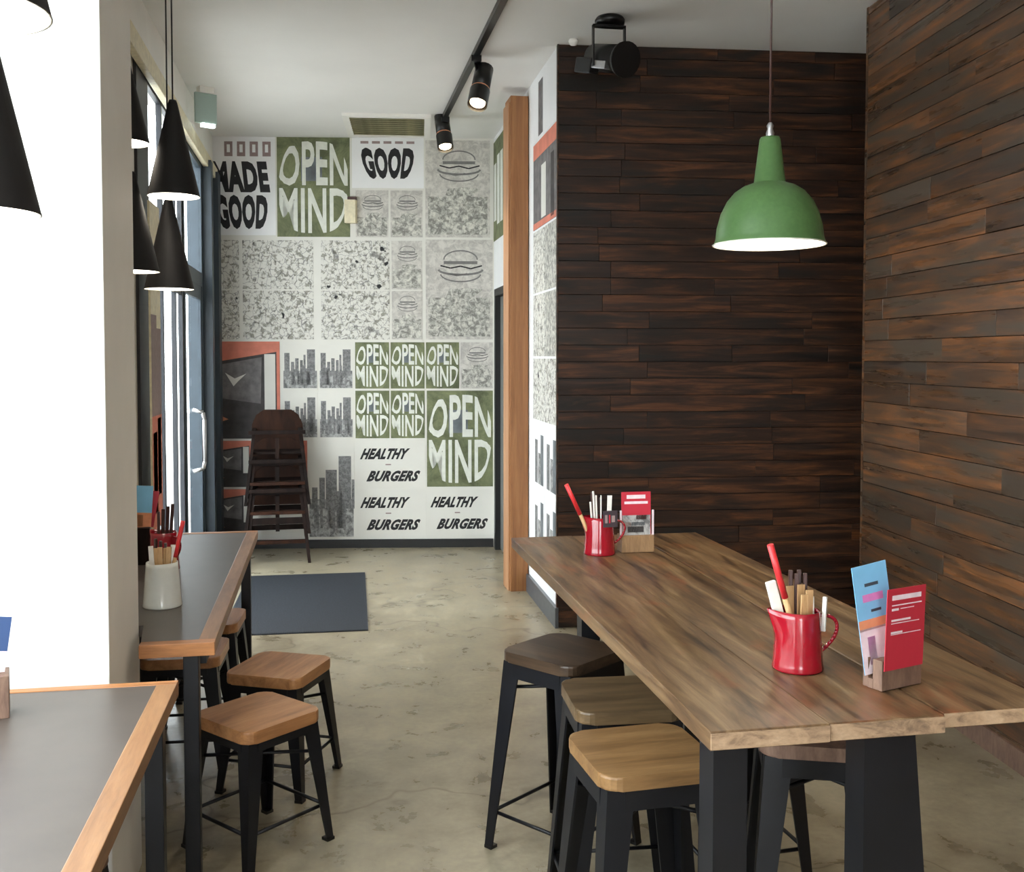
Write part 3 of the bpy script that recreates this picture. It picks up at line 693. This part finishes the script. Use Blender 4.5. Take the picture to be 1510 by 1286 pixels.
def lo(label, x, y, rz, m='seat_orange'):
    o = dup(ls, label, (x, y, 0), R(rz)); reseat(o, m); return o
lo('low stool with golden-brown wooden seat standing behind the nearest aisle stool', -.178, 3.885, -25)
lo('low stool half under the charcoal counter, its rounded corner behind the counter leg', -.553, 4.17, -3, 'seat_orange')
lo('low stool under the far end of the counter behind the pillar', -.525, 4.66, -4, 'seat_orange')
lo('low stool tucked under the nearest counter, only its brown seat corner in view', -.705, 2.45, -30, 'block_dark')

# ------------------------------------------------------------------ stacked high chairs
def high_chair(label, z):
    t_ = thing('high_chair', label, 'high chair', (-.380, 8.20 + z * .102, z), .035, 'stack of wooden high chairs')
    for sx in (-1, 1):
        for yb, yt, nm in ((-.22, -.13, 'leg'), (.20, .15, 'leg')):
            x0, x1 = sx * .240, sx * .175; z1 = .64 if yb > 0 else .56
            MB().prism([(x0 - .012, yb - .012), (x0 + .012, yb - .012), (x0 + .012, yb + .012), (x0 - .012, yb + .012)], 0, z1, None,
                       [(x1 - .012, yt - .012), (x1 + .012, yt - .012), (x1 + .012, yt + .012), (x1 - .012, yt + .012)]).build(nm, 'chair_wood', t_)
        MB().box(sx * .178 - .016, sx * .178 + .016, -.17, .17, .545, .575, None, .004).build('arm_rest', 'chair_wood', t_)
        MB().box(sx * .215 - .012, sx * .215 + .012, -.18, .18, .20, .24).build('side_rail', 'chair_wood', t_)
    MB().box(-.185, .185, -.13, .15, .385, .405, None, .004).build('seat', 'chair_wood', t_)
    MB().box(-.20, .20, -.175, -.155, .30, .35, None, .003).build('front_rail', 'chair_wood', t_)
    MB().box(-.215, .215, -.20, -.145, .15, .175, None, .003).build('foot_board', 'chair_red', t_)
    MB().box(-.215, .215, .17, .19, .20, .24).build('back_rail', 'chair_wood', t_)
    pts = [(-.20, .41), (.20, .41), (.20, .60), (.165, .68), (.11, .72), (-.11, .72), (-.165, .68), (-.20, .60)]
    m = MB(); m.poly([(x, y, z_) for y in (.135, .155) for x, z_ in pts], [tuple(range(8)), tuple(range(15, 7, -1))] + [(i, (i + 1) % 8, 8 + (i + 1) % 8, 8 + i) for i in range(8)]); m.build('backrest', 'chair_red', t_)
    MB().box(-.015, .015, -.15, -.13, .24, .515).build('crotch_post', 'chair_wood', t_)
    MB().box(-.215, .215, -.19, -.165, .545, .575, None, .004).build('front_bar', 'chair_wood', t_)
high_chair('dark wooden high chair standing on the floor, lowest of the stack by the far wall', 0)
high_chair('dark wooden high chair in the middle of the stack by the far wall', .225)
high_chair('dark wooden high chair on top of the stack, its arched backrest showing', .45)

# ------------------------------------------------------------------ jugs, cards and cutlery
def jug(label, loc, rz, m, hgt=.128, rb=.056, rt=.046, group='enamel cutlery jugs'):
    j = thing('enamel_jug', label, 'jug', loc, rz, group)
    def fn(x, y, z):
        k = max(0, (z / hgt - .55) / .45); r = math.hypot(x, y) or 1
        d = max(0, -x / r) ** 6
        return x - d * k * .024, y * (1 - d * k * .3), z + d * k * .004
    pr = [(0, .002), (rb, 0), (rb + .001, .004)] + [(rb + (rt - rb) * (i / 10), hgt * i / 10) for i in range(1, 11)]
    inn = [(rt - .003 + (rb - rt) * (1 - i / 10), hgt * i / 10) for i in range(10, 0, -1)] + [(0, .01)]
    MB().lathe(pr + inn, 40, None, (0, 0), fn).build('body', m, j)
    P4 = [Vector((rt - .002, 0, hgt * .90)), Vector((rt + .062, 0, hgt * .92)), Vector((rt + .048, 0, hgt * .50)), Vector((rt + .005, 0, hgt * .28))]
    MB().path([P4[0] * (1 - u) ** 3 + P4[1] * 3 * u * (1 - u) ** 2 + P4[2] * 3 * u * u * (1 - u) + P4[3] * u ** 3 for u in [i / 14 for i in range(15)]], .0042, 8).build('handle', m, j)
    return j
_ord = {}
def put(name, label, cat, m, a, b, w, t_, group=None):   # a flat stick between two points
    a = Vector(a); b = Vector(b); d = b - a; q = d.to_track_quat('Z', 'X')
    o = MB().box(-w / 2, w / 2, -t_ / 2, t_ / 2, 0, d.length, None, min(w, t_) * .2).build(name, m, None, a, q.to_euler())
    if group:
        n_ = _ord.get(group, 0); _ord[group] = n_ + 1; label = ('leftmost ', 'second from left ', 'third from left ', 'fourth from left ', 'fifth from left ', 'rightmost ')[n_] + label
    return tag(o, label, cat, group)
def redstick(label, a, b):
    a = Vector(a); b = Vector(b); t_ = thing('serving_stick', label, 'stick', a); d = b - a; k = d * .55
    MB().tube((0, 0, 0), k, .0065, .0065, 10).build('wooden_shaft', 'cutlery_wood', t_)
    MB().tube(k, d, .0072, .0075, 10).build('red_grip', 'red_plastic', t_)
J = Vector((1.010, 2.05, TZ))
jug('glossy red enamel jug on the near end of the table, full of cutlery', J, R(-6), 'red_enamel', .128, .0545, .046)
redstick('red-tipped wooden stick leaning left out of the near red jug', J + Vector((.012, .0, .012)), J + Vector((-.072, -.012, .275)))
put('napkin', 'white paper napkin roll leaning left in the near red jug', 'napkin', 'paper', J + Vector((-.012, .01, .012)), J + Vector((-.060, .012, .19)), .022, .012)
for k, (dx, dy, hh, ex) in enumerate([(.012, .012, .165, .0), (-.004, .024, .16, -.004), (.022, .0, .155, .004), (.004, -.018, .15, .002)]):
    put('wooden_knife', 'flat pale wooden cutlery piece in the near red jug', 'cutlery', 'cutlery_wood', J + Vector((dx, dy, .012)), J + Vector((dx + ex, dy, hh + .015)), .017, .004, 'wooden cutlery in the near red jug')
for k in range(4):
    x = -.004 + k * .010; put('steak_knife', 'dark brown cutlery handle in the near red jug', 'cutlery', 'cutlery_brown', J + Vector((x, .028 - (k % 2) * .008, .012)), J + Vector((x + .001, .032 - (k % 2) * .008, .208 - .006 * (k % 2))), .009, .009, 'brown handled cutlery in the near red jug')
put('wooden_peg', 'pale wooden peg clipped on the right rim of the near red jug', 'peg', 'paper', J + Vector((.0515, -.016, .082)), J + Vector((.0535, -.018, .158)), .009, .008)
put('cutlery_spoon', 'slim cream stick at the right inside the near red jug', 'stick', 'paper', J + Vector((.036, .002, .012)), J + Vector((.036, .004, .155)), .006, .004)
# menu block near
hb = thing('menu_holder', 'dark wooden block on the near table end holding a blue and a red card', 'menu holder', (1.150, 1.915, TZ), R(18))
MB().box(-.058, .058, -.030, -.006, 0, .062, None, .0015).box(-.058, .058, .006, .020, 0, .062, None, .0015).box(-.058, .058, -.006, .006, 0, .02).build('block', 'block_dark', hb)
def card(name, label, m, loc, rot, w, h_, prints, t_=.0016):
    c = thing(name, label, 'card', loc); c.rotation_euler = rot
    MB().box(-w / 2, w / 2, -t_ / 2, t_ / 2, 0, h_).build('card', m, c)
    if prints:
        mb = MB()
        for x0, x1, z0, z1, mm in prints: mb.poly([(w * (x0 - .5), -t_ / 2 - .0004, h_ * z0), (w * (x1 - .5), -t_ / 2 - .0004, h_ * z0), (w * (x1 - .5), -t_ / 2 - .0004, h_ * z1), (w * (x0 - .5), -t_ / 2 - .0004, h_ * z1)], [(0, 1, 2, 3)], mm)
        mb.build('print', 'ink', c)
    return c
card('menu_card', 'red menu card with white lines of print in the near wooden block', 'card_red', (1.1605, 1.8835, TZ + .042), (R(2), 0, R(18)), .112, .168,
     [(.12, .88, .86, .92, 'card_white'), (.12, .9, .79, .805, 'card_white'), (.12, .3, .73, .76, 'card_white'), (.34, .7, .745, .755, 'card_white'), (.12, .62, .60, .625, 'card_white'), (.12, .85, .57, .58, 'card_white'), (.12, .42, .45, .475, 'card_white'), (.12, .9, .435, .445, 'card_white')])
card('menu_card', 'sky-blue card leaning left behind the red menu card', 'card_blue', (1.128, 1.910, TZ + .030), (R(-2), R(-8), R(10)), .086, .225,
     [(0, 1, 0, .42, 'card_white'), (.0, 1, .40, .50, 'card_orange'), (.2, .42, .08, .34, 'card_pink'), (.2, .8, .66, .73, 'card_pink'), (.3, .7, .80, .83, 'frame_blue'), (.4, .7, .56, .585, 'frame_blue')])
# far jug and cards
K = Vector((.925, 3.375, TZ))
jug('red enamel jug at the far end of the table, with a dark tag on it', K, R(-8), 'red_enamel', .128, .0545, .046)
redstick('red-tipped wooden stick leaning far left out of the far red jug', K + Vector((-.01, -.0, .012)), K + Vector((-.125, -.03, .245)))
for k, (dx, hh) in enumerate([(-.030, .178), (-.010, .20), (.008, .20), (-.02, .215)]):
    put('cutlery_piece', 'thin pale piece of cutlery standing in the far red jug', 'cutlery', 'paper', K + Vector((dx * .6, .0, .012)), K + Vector((dx, .012, hh)), .006, .004, 'cutlery in the far red jug')
put('napkin', 'small white paper slip upright at the right in the far red jug', 'napkin', 'paper', K + Vector((.030, .0, .012)), K + Vector((.036, .0, .20)), .016, .004)
for k in range(3): put('steak_knife', 'dark brown cutlery handle in the far red jug', 'cutlery', 'cutlery_brown', K + Vector((-.015 + .013 * k, .02, .012)), K + Vector((-.02 + .015 * k, .025, .21 - .01 * k)), .009, .009, 'brown handled cutlery in the far red jug')
card('jug_tag', 'small black number tag hanging on the front of the far red jug', 'card_dark', K + Vector((.022, -.058, .100)), (R(-2), 0, R(6)), .052, .056, [(.12, .3, .25, .75, 'ink_faint'), (.4, .5, .25, .75, 'card_red'), (.58, .82, .3, .7, 'ink_faint')])
hf = thing('menu_holder', 'pale wooden block at the far end of the table with clear sides and a card', 'menu holder', (1.062, 3.40, TZ), R(0))
MB().box(-.058, .058, -.03, .03, 0, .058, None, .0015).build('block', 'block_light', hf)
for s_ in (-1, 1): MB().box(s_ * .058 - .003, s_ * .058 + .003, -.018, -.012, .058, .145).build('clear_side', 'card_white', hf)
card('menu_card', 'red and white picture card in the pale wooden block on the far table end', 'card_red', (1.060, 3.384, TZ + .0585), (R(-3), 0, 0), .106, .150,
     [(.02, .98, .0, .46, 'city_low'), (.18, .82, .84, .93, 'card_white'), (.1, .9, .72, .78, 'card_white'), (.2, .75, .06, .2, 'dark_photo'), (.1, .32, .18, .3, 'card_orange'), (.35, .8, .22, .30, 'frame_blue'), (.5, .85, .36, .46, 'cutlery_brown')])
# counter things behind the pillar
Q = Vector((-.553, 3.60, .75))
jug('white enamel jug of wooden cutlery on the counter behind the pillar', Q, R(80), 'white_enamel', .150, .064, .052)
for k, (dx, hh) in enumerate([(-.036, .205), (-.022, .195), (-.006, .20), (.010, .195), (.024, .20), (.036, .205)]):
    put('wooden_cutlery', 'pale wooden cutlery piece in the white jug', 'cutlery', 'paper' if k in (0, 5) else 'cutlery_wood', Q + Vector((dx * .7, .01 * (k % 2), .012)), Q + Vector((dx, .012 * (k % 2), hh)), .016, .005, 'wooden cutlery in the white jug')
for k in range(3): put('steak_knife', 'dark brown cutlery handle standing in the white jug', 'cutlery', 'cutlery_brown', Q + Vector((-.02 + .014 * k, .025, .012)), Q + Vector((-.024 + .016 * k, .028, .225 - .008 * k)), .009, .009, 'brown handled cutlery in the white jug')
redstick('red-tipped wooden stick leaning right out of the white jug', Q + Vector((.01, .0, .012)), Q + Vector((.068, .02, .285)))
U = Vector((-.640, 4.22, .75))
jug('dark red enamel jug on the counter farther behind the white jug', U, R(-40), 'red_enamel', .150, .06, .052)
for k in range(4): put('steak_knife', 'dark brown cutlery handle in the farther red jug on the counter', 'cutlery', 'cutlery_brown', U + Vector((-.02 + .013 * k, .0, .012)), U + Vector((-.02 + .018 * k, .01, .23 + .01 * k)), .011, .011, 'brown handled cutlery on the counter')
hh_ = thing('menu_holder', 'dark wooden block with upright cards on the counter by the windows', 'menu holder', (-.775, 4.36, .75), R(8))
MB().box(-.06, .06, -.045, .045, 0, .15, None, .002).build('block', 'chair_wood', hh_)
card('menu_card', 'blue and orange card upright in the dark block on the counter', 'card_blue', (-.765, 4.35, .9005), (R(-4), R(4), R(8)), .11, .17, [(0, 1, 0, .35, 'card_orange'), (.35, .7, .02, .3, 'cutlery_wood')])
card('menu_card', 'red card upright beside the blue one in the dark block on the counter', 'card_red', (-.760, 4.382, .9005), (R(-2), R(10), R(8)), .11, .15, [])
# counter things at the left edge
hn = thing('menu_holder', 'wooden menu block cut by the left edge of the photo on the nearest counter', 'menu holder', (-.795, 2.56, .75), R(15))
MB().box(-.05, .05, -.04, .04, 0, .10, None, .002).build('block', 'block_dark', hn)
card('menu_card', 'blue card upright in the block at the left edge of the photo', 'card_navy', (-.800, 2.56, .8505), (R(-3), R(8), R(15)), .09, .135, [(0, 1, 0, .4, 'card_white')])
# notice beside the pillar on the wall
nt = card('notice_board', 'tall narrow purple and red notice on the wall behind the pillar', 'sensor', (-.855, 5.44, .72), (0, 0, R(90)), .30, 1.65,
     [(0, 1, 0, .35, 'red_print'), (0, 1, .35, .62, 'ink_faint'), (.1, .5, .05, .3, 'card_red'), (.55, .9, .1, .34, 'card_white'), (0, .55, .62, .66, 'ink_faint')], .01)
nt['category'] = 'notice'
